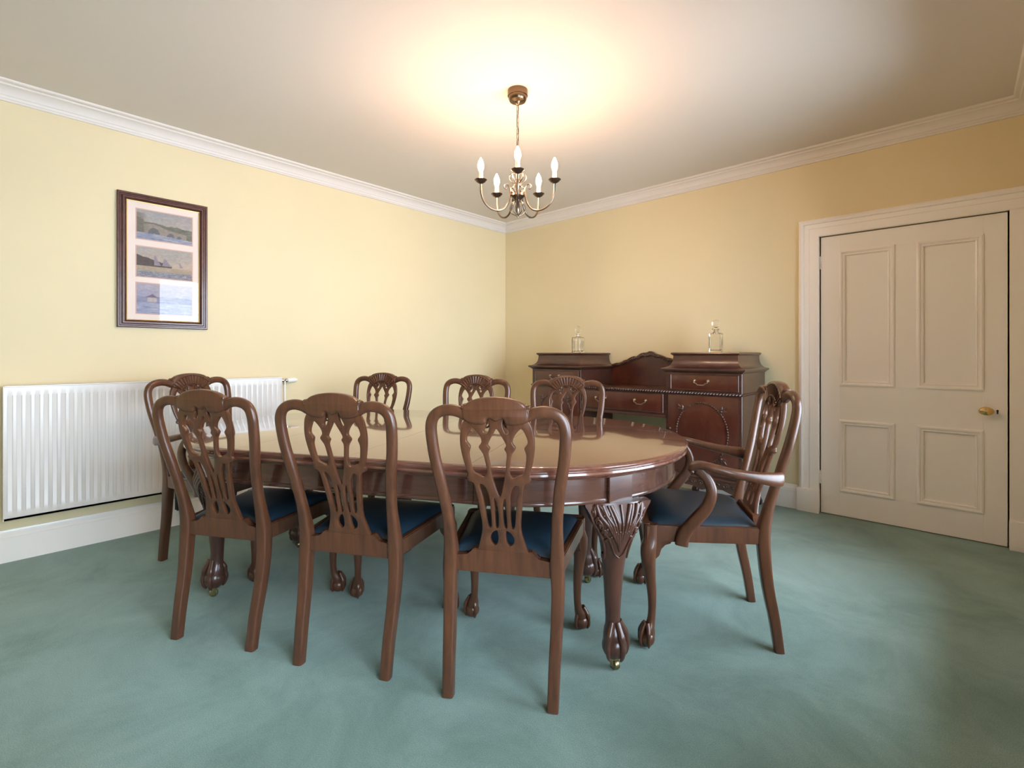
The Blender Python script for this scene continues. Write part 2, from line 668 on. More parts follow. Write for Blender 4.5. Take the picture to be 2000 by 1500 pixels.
# ------------------------------------------------------------------ radiator
RY0, RY1, RZ0, RZ1 = -4.116, -2.628, .252, .988
rad = thing('radiator', 'long white ribbed panel radiator on the left wall under the picture', 'radiator', (0, (RY0 + RY1) / 2, RZ0))
L, HR = RY1 - RY0, RZ1 - RZ0
bm = bmesh.new()
nr = 41
pitch = L / nr
prof_y = []
y = -L / 2
prof_y.append((y, 0.0))
for i in range(nr):
    b0 = -L / 2 + i * pitch
    prof_y += [(b0 + pitch * .30, 0.0), (b0 + pitch * .40, -.0038), (b0 + pitch * .86, -.0038), (b0 + pitch * .96, 0.0)]
prof_y.append((L / 2, 0.0))
zr = [(0, 0), (.045, 0), (.060, 1), (HR - .060, 1), (HR - .045, 0), (HR, 0)]
xf = .100
V = [[bm.verts.new((xf + dp * k, yy, z)) for yy, dp in prof_y] for z, k in zr]
for a, b in zip(V[:-1], V[1:]):
    for i in range(len(a) - 1):
        bm.faces.new((a[i], a[i + 1], b[i + 1], b[i]))
finish(bm, 'front_panel', M['radiator'], rad, True, 20)
bm = bmesh.new()
box(bm, .036, .046, -L / 2, L / 2, .0, HR)
finish(bm, 'back_panel', M['radiator'], rad, False)
for s in (-1, 1):
    bm = bmesh.new()
    y0, y1 = sorted((s * L / 2, s * (L / 2 + .004)))
    box(bm, .034, xf + .003, y0, y1, -.004, HR + .006, .001, 1)
    finish(bm, 'side_panel', M['radiator'], rad)
bm = bmesh.new()
box(bm, .034, xf + .003, -L / 2, L / 2, HR, HR + .008, .002, 1)
finish(bm, 'top_grille', M['radiator'], rad)
bm = bmesh.new()
box(bm, .046, xf, -L / 2, L / 2, .0, .012)
finish(bm, 'bottom_edge', M['radiator'], rad, False)
bm = bmesh.new()
for yb in (-L / 2 + .25, L / 2 - .25):
    box(bm, .002, .036, yb - .02, yb + .02, .08, HR - .08)
finish_loose(bm, 'wall_bracket', M['radiator'], rad, False)
# thermostatic valve at the top right
vy = L / 2 + .004
vz = .967 - RZ0
valve = bmesh.new()
sweep(valve, [(.065, vy, vz, .011), (.065, vy + .03, vz, .011)], 12)
lathe(valve, [(.016, 0), (.016, .02), (.012, .022)], 12, (.065, vy + .022, vz), 'y')
ball(valve, (.065, vy + .048, vz), .017, 12)
sweep(valve, [(.065, vy + .035, vz - .005, .010), (.065, vy + .035, vz - .035, .010)], 12)
vo = finish(valve, 'valve_body', M['chrome'], rad)
bm = bmesh.new()
rs = []
for r, t in [(.016, .055), (.019, .060), (.020, .085), (.018, .115), (.012, .128), (.003, .131)]:
    rs.append([(.065 + r * math.cos(2 * PI * i / 16), vy + t, vz + r * math.sin(2 * PI * i / 16)) for i in range(16)])
rings(bm, rs)
finish(bm, 'valve_head', M['plastic'], rad)
bm = bmesh.new()
sweep(bm, [(.065, vy + .035, vz - .03, .0075), (.065, vy + .035, -RZ0 + .001, .0075)], 10)
finish(bm, 'supply_pipe', M['plastic'], rad)
# black valve low down behind the left armchair
bm = bmesh.new()
sweep(bm, [(.06, -3.305 - rad.location.y, .121 - RZ0, .010), (.06, -3.270 - rad.location.y, .121 - RZ0, .010)], 10)
ball(bm, (.064, -3.262 - rad.location.y, .122 - RZ0), .022, 12)
sweep(bm, [(.06, -3.305 - rad.location.y, .121 - RZ0, .010), (.06, -3.305 - rad.location.y, .005, .010)], 10)
finish(bm, 'drain_valve', M['black'], rad)

# ------------------------------------------------------------------ picture
PY0, PY1, PZ0, PZ1 = -3.617, -3.111, 1.346, 2.220
pw, ph = PY1 - PY0, PZ1 - PZ0
pic = thing('picture', 'framed set of three small watercolours in a dark wood frame above the radiator', 'picture', (0.004, PY0, PZ0))
fp = [(0, 0), (0, .020), (.004, .024), (.012, .024), (.016, .019), (.022, .019), (.028, .026), (.036, .026), (.041, .019), (.045, .013), (.047, .009), (.047, 0)]
bm = bmesh.new()
rs = [[(h_, o_, o_), (h_, pw - o_, o_), (h_, pw - o_, ph - o_), (h_, o_, ph - o_)] for o_, h_ in fp]
rings(bm, rs, True, False)
finish(bm, 'picture_frame', M['frame'], pic, True, 30)
bm = bmesh.new()
rs = [[(h_, o_, o_), (h_, pw - o_, o_), (h_, pw - o_, ph - o_), (h_, o_, ph - o_)] for o_, h_ in [(.047, .008), (.048, .014), (.053, .012), (.053, .006)]]
rings(bm, rs, True, False)
finish(bm, 'gilt_slip', M['gold'], pic, True, 30)
bm = bmesh.new()
box(bm, 0, .005, .04, pw - .04, .04, ph - .04)
finish(bm, 'mount', M['mat'], pic, False)


def lerp(a, b, t):
    t = max(0, min(1, t))
    return tuple(x + (y - x) * t for x, y in zip(a, b))


def _h(i, j, k):
    v = math.sin(i * 127.1 + j * 311.7 + k * 74.7) * 43758.5453
    return (v - math.floor(v)) * 2 - 1


def _vn(x, y, k):
    i, j = math.floor(x), math.floor(y)
    fx, fy = x - i, y - j
    fx, fy = fx * fx * (3 - 2 * fx), fy * fy * (3 - 2 * fy)
    return (_h(i, j, k) * (1 - fx) + _h(i + 1, j, k) * fx) * (1 - fy) + (_h(i, j + 1, k) * (1 - fx) + _h(i + 1, j + 1, k) * fx) * fy


def nz(x, y, s):
    """brush-like value noise, longer across than up"""
    return .6 * _vn(x * 5 * s, y * 7 * s, s) + .4 * _vn(x * 13 * s, y * 19 * s, s + 1)


def paint_bridge(u, v):
    sky = lerp((.72, .63, .55), (.55, .55, .56), v * .9 + .25 * nz(u, v, .5))
    c = sky
    hill = .62 - .10 * u + .03 * nz(u, 0, 1.5) + (.10 if u < .12 else 0)
    if v < hill:
        c = lerp((.22, .24, .19), (.42, .42, .36), .5 + .5 * nz(u, v, 1.2))
    # bridge deck and arches
    deck = .52 - .22 * u + .10 * math.exp(-((u - .3) / .2) ** 2)
    if .12 < u < .9 and v < deck:
        c = (.52, .47, .42)
        for cx, rx, ry in ((.30, .11, .27), (.60, .07, .16), (.76, .045, .10)):
            base = .16
            if ((u - cx) / rx) ** 2 + ((v - base) / ry) ** 2 < 1:
                c = (.30, .31, .33)
    water = .24 - .10 * u + .02 * nz(u, 0, 3)
    if v < water:
        c = lerp((.33, .38, .52), (.70, .70, .72), .5 + .6 * nz(u * .5, v * 3, 2.2))
    k = 1 - u / .2 + .5 * nz(u, v, 1.1)
    if v > water and v < .9:
        c = lerp(c, (.36, .34, .29), min(.7, max(0, k)))
    return c


def paint_ships(u, v):
    c = lerp((.72, .62, .54), (.60, .58, .56), v + .3 * nz(u, v, .6))
    coast = .62 - .55 * u + .02 * nz(u, 0, 2)
    if .36 < v < .36 + max(0, coast - .18) * .85 and u < .62:
        c = (.20, .17, .18)
    for cx, hgt, wd in ((.36, .30, .06), (.53, .24, .08), (.80, .16, .03)):
        t = (v - .42) / hgt
        if 0 < t < 1 and abs(u - cx + .04 * t) < wd * (1 - t * .8):
            c = (.50, .46, .52)
    if v < .36:
        c = lerp((.50, .47, .48), (.62, .54, .42), v / .36)
        k = nz(u * 2, v * 4, 2.4)
        if v < .2:
            c = lerp((.30, .31, .38), (.62, .62, .66), .5 + .7 * k)
    return c


def paint_cottage(u, v):
    c = lerp((.50, .52, .66), (.66, .62, .64), v + .4 * nz(u, v, .8))
    if v < .58 + .03 * nz(u, 0, 2):
        c = lerp((.36, .40, .56), (.55, .54, .60), .5 + .6 * nz(u, v * 2, 1.5))
    if abs(u - .27) < .08 and .40 < v < .56:
        c = (.68, .62, .60)
    if v > .54 and v < .66 - abs(u - .27) * 1.1:
        c = (.34, .30, .38)
    if v < .36:
        c = lerp((.40, .44, .62), (.66, .66, .70), .5 + .7 * nz(u * .7, v * 3, 1.9))
    return c


for (z0, z1), fn, lab in (((2.123, 1.931), paint_bridge, 'stone bridge over water watercolour'), ((1.880, 1.684), paint_ships, 'sailing ships off a dark headland watercolour'),
                          ((1.640, 1.441), paint_cottage, 'blue watercolour with a small white cottage')):
    y0, y1 = -3.515 - PY0, -3.203 - PY0
    za, zb = z1 - PZ0, z0 - PZ0
    bm = bmesh.new()
    e_ = .006
    rings(bm, [[(.0051, y0 - e_, za - e_), (.0051, y1 + e_, za - e_), (.0051, y1 + e_, zb + e_), (.0051, y0 - e_, zb + e_)],
               [(.0056, y0 - e_, za - e_), (.0056, y1 + e_, za - e_), (.0056, y1 + e_, zb + e_), (.0056, y0 - e_, zb + e_)],
               [(.0056, y0, za), (.0056, y1, za), (.0056, y1, zb), (.0056, y0, zb)]], True, False)
    finish(bm, 'mount_window', M['mat_edge'], pic, False)
    nx, ny = 110, 64
    bm = bmesh.new()
    lay = bm.loops.layers.color.new('paint')
    vs = [[bm.verts.new((.0053, y0 + (y1 - y0) * i / nx, za + (zb - za) * j / ny)) for i in range(nx + 1)] for j in range(ny + 1)]
    for j in range(ny):
        for i in range(nx):
            f = bm.faces.new((vs[j][i], vs[j][i + 1], vs[j + 1][i + 1], vs[j + 1][i]))
            for lp, (a, b) in zip(f.loops, ((i, j), (i + 1, j), (i + 1, j + 1), (i, j + 1))):
                cc = lerp(fn(a / nx, b / ny), (.86, .78, .74), .28)
                cc = tuple(c + .05 * nz(a / nx, b / ny, 5) for c in cc)
                lp[lay] = (*[max(0, min(1, c)) ** (1 / 1.0) for c in cc], 1)
    o = finish(bm, 'watercolour', M['paint'], pic, False)
    o['label'] = lab
bm = bmesh.new()
vs = [bm.verts.new(p) for p in ((.0085, .05, .05), (.0085, pw - .05, .05), (.0085, pw - .05, ph - .05), (.0085, .05, ph - .05))]
bm.faces.new(vs)
finish(bm, 'picture_glass', M['pane'], pic, False)

# ------------------------------------------------------------------ chairs
BACK = [(.0, -.060), (.12, -.042), (.25, -.016), (.36, -.003), (.45, .0), (.52, -.012), (.60, -.033), (.70, -.060), (.785, -.080), (.86, -.096), (.93, -.108), (1.03, -.118)]


def yb(z):
    return lerp_tab(BACK, z)


def zx(x, y):
    """photo-zoom coordinates of the near chair back -> metres"""
    c = 400 + (y - 85) * .02
    return ((x - c) * .000783, 1.024 - (y - 85) * .000803)


def mirror(half):
    """half outline listed from the top centre down the left side -> closed outline"""
    half = [(0.0 if abs(x) < .002 else x, z) for x, z in half]
    return half + [(-x, z) for x, z in half[::-1] if x != 0]


HOLES_L = [
    # upper eye with a cusp
    [(297, 212), (279, 238), (272, 268), (288, 291), (281, 318), (285, 355), (297, 398), (322, 411), (345, 420), (357, 398), (352, 355), (343, 320), (325, 292), (338, 270), (328, 242)],
    # small crook under the scroll
    [(342, 163), (360, 164), (372, 182), (374, 206), (362, 234), (349, 226), (357, 208), (360, 192), (353, 176)],
    # lower slot between outer strap and rib
    [(322, 458), (342, 458), (360, 496), (366, 560), (367, 640), (352, 640), (344, 590), (335, 520)],
    # inner slot
    [(384, 512), (396, 540), (400, 590), (398, 640), (386, 642), (385, 580)],
    # teardrop in the shoe
    [(390, 660), (395, 690), (391, 718), (378, 728), (363, 716), (359, 694), (370, 672)],
]
CENTRE = [(401, 214), (386, 238), (372, 262), (364, 282), (373, 297), (364, 318), (370, 360), (377, 400), (384, 440), (402, 500)]
OUT_L = [(401, 130), (300, 150), (258, 190), (246, 235), (244, 280), (251, 330), (263, 378), (275, 414), (268, 424), (274, 440), (296, 450), (306, 490), (316, 560), (325, 640), (318, 690), (306, 735), (303, 772), (401, 772)]


def carver_support(s):
    pts = [(s * .292, .255, .700, .020, .015), (s * .297, .222, .668, .020, .015), (s * .300, .205, .620, .020, .015), (s * .297, .222, .560, .022, .015), (s * .291, .268, .500, .024, .016), (s * .287, .305, .450, .025, .016), (s * .287, .315, .405, .025, .015)]
    return pts


def build_chair(xs, arms):
    """xs: width factor; returns the root"""
    root = thing('carver_chair' if arms else 'dining_chair', '', 'chair')
    mt = M['chair']
    post = [(.180, .0), (.183, .12), (.188, .25), (.191, .36), (.188, .45), (.188, .52), (.191, .61), (.203, .72), (.218, .811), (.2245, .88), (.2245, .925), (.214, .955), (.191, .9725), (.158, .979), (.126, .974), (.100, .962)]
    for s in (-1, 1):
        bm = bmesh.new()
        path = []
        for i, (x, z) in enumerate(post):
            a = lerp_tab([(0, .019), (.3, .021), (.45, .024), (.6, .0195), (.9, .0195), (1.1, .0185)], z)
            b = lerp_tab([(0, .018), (.3, .022), (.45, .024), (.6, .017), (.9, .016), (1.1, .015)], z)
            path.append((s * x * xs, yb(z), z, a, b, lerp_tab([(0, 6), (.42, 6), (.55, 2.8), (1.1, 2.4)], z)))
        pth = cr(path, 4)
        sweep(bm, pth, 16, (0, 1, 0))
        finish(bm, 'back_post', mt, root, True, 50)
    # splat (pierced)
    outer = mirror([zx(*p) for p in OUT_L])
    outer = [(x * (1 + (xs - 1) * .55), z) for x, z in crc(outer, 3)]
    hol = []
    for hpoly in HOLES_L:
        q = crc([zx(*p) for p in hpoly], 3)
        hol.append(q)
        hol.append([(-x, z) for x, z in q])
    cen = mirror([zx(*p) for p in CENTRE])
    cen = [(x, z) for x, z in crc(cen, 3)]
    hol.append(cen)
    hol = [[(x * (1 + (xs - 1) * .55), z) for x, z in q] for q in hol]
    bm = cut_out(outer, hol, .017, .0028)
    for v in bm.verts:
        v.co.y += yb(v.co.z) + .002
    sp = finish(bm, 'splat', mt, root, True, 45)
    # volutes on the front of the splat
    bm = bmesh.new()
    for s in (-1, 1):
        pts = []
        for k in range(22):
            th = k / 21 * 2.2 * 2 * PI * .8
            r = .021 * (1 - k / 24)
            x, z = s * (.040 + r * math.cos(th + .6)), .936 + r * math.sin(th + .6)
            pts.append((x, yb(z) + .013, z, .0045 * (1 - k / 40)))
        sweep(bm, pts, 6)
        # beaded outer edge of the splat
        pts = [(s * x, yb(z) + .011, z, .0035) for x, z in ((.070, .945), (.095, .925), (.111, .890), (.113, .850), (.107, .815))]
        sweep(bm, cr(pts, 3), 6)
    finish_loose(bm, 'volute', mt, sp, True, 60)
    # crest
    cl = [(401, 84), (360, 86), (322, 92), (288, 104), (268, 120), (258, 116), (254, 124), (258, 140), (258, 162), (268, 182), (300, 194), (340, 198), (362, 190), (366, 176), (378, 172), (401, 184)]
    outer = mirror([zx(*p) for p in cl])
    outer = [(x * (1 + (xs - 1) * .55), z) for x, z in crc(outer, 3)]
    bm = cut_out(outer, [], .036, .009)
    for v in bm.verts:
        v.co.y += yb(v.co.z)
    for s in (-1, 1):
        xe = s * .106 * (1 + (xs - 1) * .55)
        sweep(bm, [(xe, yb(.96), .958, .006, .017), (xe * .99, yb(.985) + .001, .982, .0075, .0195), (xe * .985, yb(1.0), 1.000, .005, .010)], 8, (0, 1, 0))
    cr_o = finish(bm, 'crest_rail', mt, root, True, 50)
    # carved shell on the front of the crest
    bm = bmesh.new()
    for k in range(13):
        a = R(38 + k * 104 / 12)
        cx, cz = 0, .885
        pts = []
        for r_ in (.082, .100, .118, .128):
            x, z = (cx + r_ * math.cos(a) * 1.05) * (1 + (xs - 1) * .5), cz + r_ * math.sin(a)
            pts.append((x, yb(z) + .0175, z, .0022 + (r_ - .08) * .06, .005))
        sweep(bm, pts, 6, (0, 1, 0))
    for rr, ww in ((.080, .0035), (.130, .0040)):
        pts = []
        for k in range(15):
            a = R(36 + k * 108 / 14)
            x, z = rr * math.cos(a) * 1.05 * (1 + (xs - 1) * .5), .885 + rr * math.sin(a)
            pts.append((x, yb(z) + .018, z, ww))
        sweep(bm, pts, 6, (0, 1, 0))
    finish(bm, 'carved_shell', mt, cr_o, True, 60, True)
    # rails
    xb, xfr, yfr = .188 * xs, .243 * (1 + (xs - 1) * 1.0), .44
    bm = bmesh.new()
    rail = [(-xb, .408), (xb, .408), (xb, .462), (.125 * xs, .466), (.105 * xs, .490), (-.105 * xs, .490), (-.125 * xs, .466), (-xb, .462)]
    prism(bm, rail, 'y', -.014, .016)
    es = [e for e in bm.edges]
    bmesh.ops.bevel(bm, geom=es, offset=.003, segments=2, affect='EDGES')
    finish(bm, 'back_rail', mt, root)
    bm = bmesh.new()
    box(bm, -xfr, xfr, yfr - .005, yfr + .020, .412, .478, .004)
    finish(bm, 'front_rail', mt, root)
    for s in (-1, 1):
        bm = bmesh.new()
        a0, a1 = Vector((s * (xb + .006), 0, 0)), Vector((s * (xfr + .002), yfr + .012, 0))
        nrm = Vector((a1.y - a0.y, -(a1.x - a0.x), 0)).normalized() * .012
        q = [a0 + nrm, a1 + nrm, a1 - nrm, a0 - nrm]
        rings(bm, [[(p.x, p.y, .412) for p in q], [(p.x, p.y, .474) for p in q], ])
        bmesh.ops.bevel(bm, geom=bm.edges[:], offset=.004, segments=2, affect='EDGES')
        finish(bm, 'side_rail', mt, root)
    # drop-in seat
    bm = bmesh.new()
    n = 16
    V = []
    for j in range(n + 1):
        t = j / n
        row = []
        for i in range(n + 1):
            s_ = i / n
            hw = (xb - .004) + ((xfr - .006) - (xb - .004)) * t
            x = (2 * s_ - 1) * hw
            y = .018 + (yfr - .012) * t
            ex = max(abs(2 * s_ - 1), abs(2 * t - 1))
            k = (1 - abs(2 * s_ - 1) ** 5) * (1 - abs(2 * t - 1) ** 5)
            row.append(bm.verts.new((x, y, .470 + .034 * k ** .6)))
        V.append(row)
    for j in range(n):
        for i in range(n):
            bm.faces.new((V[j][i], V[j][i + 1], V[j + 1][i + 1], V[j + 1][i]))
    bot = bmesh.ops.extrude_face_region(bm, geom=bm.faces[:])
    for v in bot['geom']:
        if isinstance(v, bmesh.types.BMVert):
            v.co.z = .44
    seat = finish(bm, 'seat', M['leather'], root, True, 60)
    seat['label'] = 'dark navy leather drop-in seat'
    # cabriole front legs
    for s in (-1, 1):
        out = Vector((s * .62, .78, 0)).normalized()
        base = Vector((s * (xfr - .014), yfr - .010, 0))
        sp_ = [(.476, .000, .026, 4), (.420, .002, .027, 4), (.385, .012, .031, 3), (.340, .014, .029, 2.6), (.280, .006, .023, 2.3), (.210, -.004, .0185, 2.1), (.140, -.006, .0155, 2), (.095, .000, .0165, 2), (.070, .012, .023, 2), (.045, .018, .024, 2)]
        bm = bmesh.new()
        rs = []
        side = Vector((-out.y, out.x, 0))
        for z, off, r, nn in [tuple(q) for q in cr(sp_, 3)]:
            c = base + out * off + Vector((0, 0, z))
            ring = []
            for k in range(16):
                th = 2 * PI * (k + .5) / 16
                cc, ss = math.cos(th), math.sin(th)
                # square section is aligned with the rails
                ring.append(c + Vector((r * math.copysign(abs(cc) ** (2 / nn), cc), r * math.copysign(abs(ss) ** (2 / nn), ss), 0)))
            rs.append(ring)
        rings(bm, rs)
        # knee brackets under the rails
        for dx, dy in ((-s, 0), (0, -1)):
            dv = Vector((dx, dy, 0))
            if dy:
                dv = Vector((-s * (xfr - xb) / yfr, -1, 0)).normalized()
            pv = Vector((-dv.y, dv.x, 0)) * .011
            c0 = base + out * .004
            prof2 = [(.015, .414), (.085, .414), (.078, .402), (.058, .396), (.042, .380), (.034, .355), (.015, .335)]
            rings(bm, [[c0 + dv * a + pv + Vector((0, 0, z)) for a, z in prof2], [c0 + dv * a - pv + Vector((0, 0, z)) for a, z in prof2]])
        lg = finish(bm, 'front_leg', mt, root, True, 50)
        # claw and ball foot
        bm = bmesh.new()
        fc = base + out * .020
        ball(bm, (fc.x, fc.y, .032), .031, 14)
        for ang in (0, 62, -62, 180):
            dr = Matrix.Rotation(R(ang), 3, 'Z') @ out
            pts = []
            for rr, z, th in ((.010, .092, .008), (.020, .076, .0085), (.029, .058, .009), (.0325, .040, .0065), (.0315, .022, .0070), (.025, .006, .0035)):
                p = fc + dr * rr
                pts.append((p.x, p.y, z, th))
            sweep(bm, cr(pts, 3), 8)
        finish(bm, 'claw_foot', mt, lg, True, 60)
    if arms:
        for s in (-1, 1):
            bm = bmesh.new()
            pts = [(s * .214 * xs, -.055, .668, .015, .028), (s * .232 * xs, -.025, .670, .016, .026), (s * .250 * xs, .05, .680, .018, .020), (s * .262 * xs, .13, .694, .021, .017), (s * .262 * xs, .20, .710, .023, .016),
                   (s * .256 * xs, .245, .717, .024, .016), (s * .252 * xs, .272, .710, .023, .016), (s * .251 * xs, .281, .697, .018, .010), (s * .251 * xs, .272, .688, .016, .007)]
            sweep(bm, cr(pts, 4), 12, (0, 0, 1), 2.6)
            ao = finish(bm, 'arm', mt, root, True, 50)
            bm = bmesh.new()
            k = xs * .86
            sweep(bm, cr([(p[0] * k / 1.0, *p[1:]) for p in carver_support(s)], 4), 12, (1, 0, 0), 3.5)
            finish(bm, 'arm_support', mt, root, True, 50)
    return root


G1 = 'mahogany side chairs along the long sides of the table'
G2 = 'carver armchairs at the two ends of the table'
proto = build_chair(1.0, False)
spots = [
    ((1.713, -3.512), 29.5, 'leftmost of the three brown side chairs with their backs to the camera'),
    ((2.252, -3.245), 29.0, 'middle one of the three brown side chairs with their backs to the camera'),
    ((2.798, -2.971), 31.0, 'rightmost of three side chairs with backs to the camera, beside the carved table leg'),
    (None, (-.295, -2.345, 207.5), 'side chair on the far side of the table, nearest the radiator valve'),
    (None, (.515, -2.49, 206.5), 'side chair on the far side of the table, below the room corner'),
    (None, (1.145, -2.49, 207.5), 'side chair on the far side of the table, in front of the sideboard'),
]
TU, TN = Vector((math.cos(R(26.5)), math.sin(R(26.5)))), Vector((-math.sin(R(26.5)), math.cos(R(26.5))))
chairs = []
for i, (xy, rz, lab) in enumerate(spots):
    o = proto if i == 0 else copy_tree(proto)
    if xy is None:
        u, nn, ang = rz
        q = TU * u + TN * nn
        o.location = (q.x, q.y, 0)
        o.rotation_euler = (0, 0, R(ang))
    else:
        o.location = (*xy, 0)
        o.rotation_euler = (0, 0, R(rz))
    o.scale = (1, 1, 1.008)
    o['label'] = lab
    o['group'] = G1
cproto = build_chair(1.13, True)
for i, (x, y, rz, lab) in enumerate([(3.286, -1.928, 120.5, 'carver armchair with blue leather seat at the table end by the door'),
                                     (.595, -3.290, -66.5, 'carver armchair at the table end in front of the radiator')]):
    o = cproto if i == 0 else copy_tree(cproto)
    o.location = (x, y, 0)
    o.rotation_euler = (0, 0, R(rz))
    o.scale = (1, 1, 1.03)
    o['label'] = lab
    o['group'] = G2

# ------------------------------------------------------------------ dining table
TB, TS, TE, TZ = .747, .511, .769, .785
tab = thing('dining_table', 'large oval mahogany extending dining table with carved claw feet', 'table', (1.92, -2.62, 0), R(26.5))


def outline(off, n=160):
    pts = []
    for i in range(n):
        t = 2 * PI * i / n
        c, s = math.cos(t), math.sin(t)
        # finer spread: ends are half ellipses, joined by straight sides
        x = c * ((TE if c > 0 else TE - .050) - off) + (math.copysign(TS, c) if abs(c) > 1e-9 else 0)
        pts.append((x, s * (TB - off)))
    # add straight-side points implicitly (vertices at c ~ 0 jump across the straight run)
    return pts


SEAMS = [-.511, .02, .511]


def ring_solid(prof):
    bm = bmesh.new()
    rs = [[(x, y, z) for x, y in outline(off)] for off, z in prof]
    rings(bm, rs)
    return bm


def split(bm0, cuts, gap):
    """cut one solid at planes x = c into separate solids"""
    out = []
    edges = [None] + cuts + [None]
    for a, b in zip(edges[:-1], edges[1:]):
        b2 = bm0.copy()
        if a is not None:
            r = bmesh.ops.bisect_plane(b2, geom=b2.verts[:] + b2.edges[:] + b2.faces[:], plane_co=(a + gap, 0, 0), plane_no=(-1, 0, 0), clear_outer=True)
            es = [e for e in r['geom_cut'] if isinstance(e, bmesh.types.BMEdge)]
            bmesh.ops.holes_fill(b2, edges=es, sides=0)
        if b is not None:
            r = bmesh.ops.bisect_plane(b2, geom=b2.verts[:] + b2.edges[:] + b2.faces[:], plane_co=(b - gap, 0, 0), plane_no=(1, 0, 0), clear_outer=True)
            es = [e for e in r['geom_cut'] if isinstance(e, bmesh.types.BMEdge)]
            bmesh.ops.holes_fill(b2, edges=es, sides=0)
        out.append(b2)
    return out


top = ring_solid([(.016, TZ), (.010, TZ - .0015), (.004, TZ - .005), (.001, TZ - .011), (.003, TZ - .017), (.009, TZ - .020), (.010, TZ - .023), (.004, TZ - .026), (.002, TZ - .033), (.006, TZ - .040), (.018, TZ - .045), (.026, TZ - .050), (.030, TZ - .054)])
for k, b2 in enumerate(split(top, SEAMS, .0006)):
    finish(b2, 'table_end' if k in (0, 3) else 'table_leaf', M['table'], tab, True, 40)
top.free()
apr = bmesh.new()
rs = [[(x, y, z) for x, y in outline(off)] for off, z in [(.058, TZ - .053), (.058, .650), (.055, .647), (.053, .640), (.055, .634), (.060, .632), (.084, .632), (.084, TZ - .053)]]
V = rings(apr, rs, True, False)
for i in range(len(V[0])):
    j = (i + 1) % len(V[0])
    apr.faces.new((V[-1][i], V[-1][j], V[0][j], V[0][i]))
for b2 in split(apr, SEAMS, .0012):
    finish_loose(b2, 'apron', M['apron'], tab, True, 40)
apr.free()
# runners under the top
for yy in (-.18, .18):
    bm = bmesh.new()
    box(bm, -.95, .95, yy - .03, yy + .03, .66, TZ - .056)
    finish(bm, 'runner', M['leg'], tab, False)


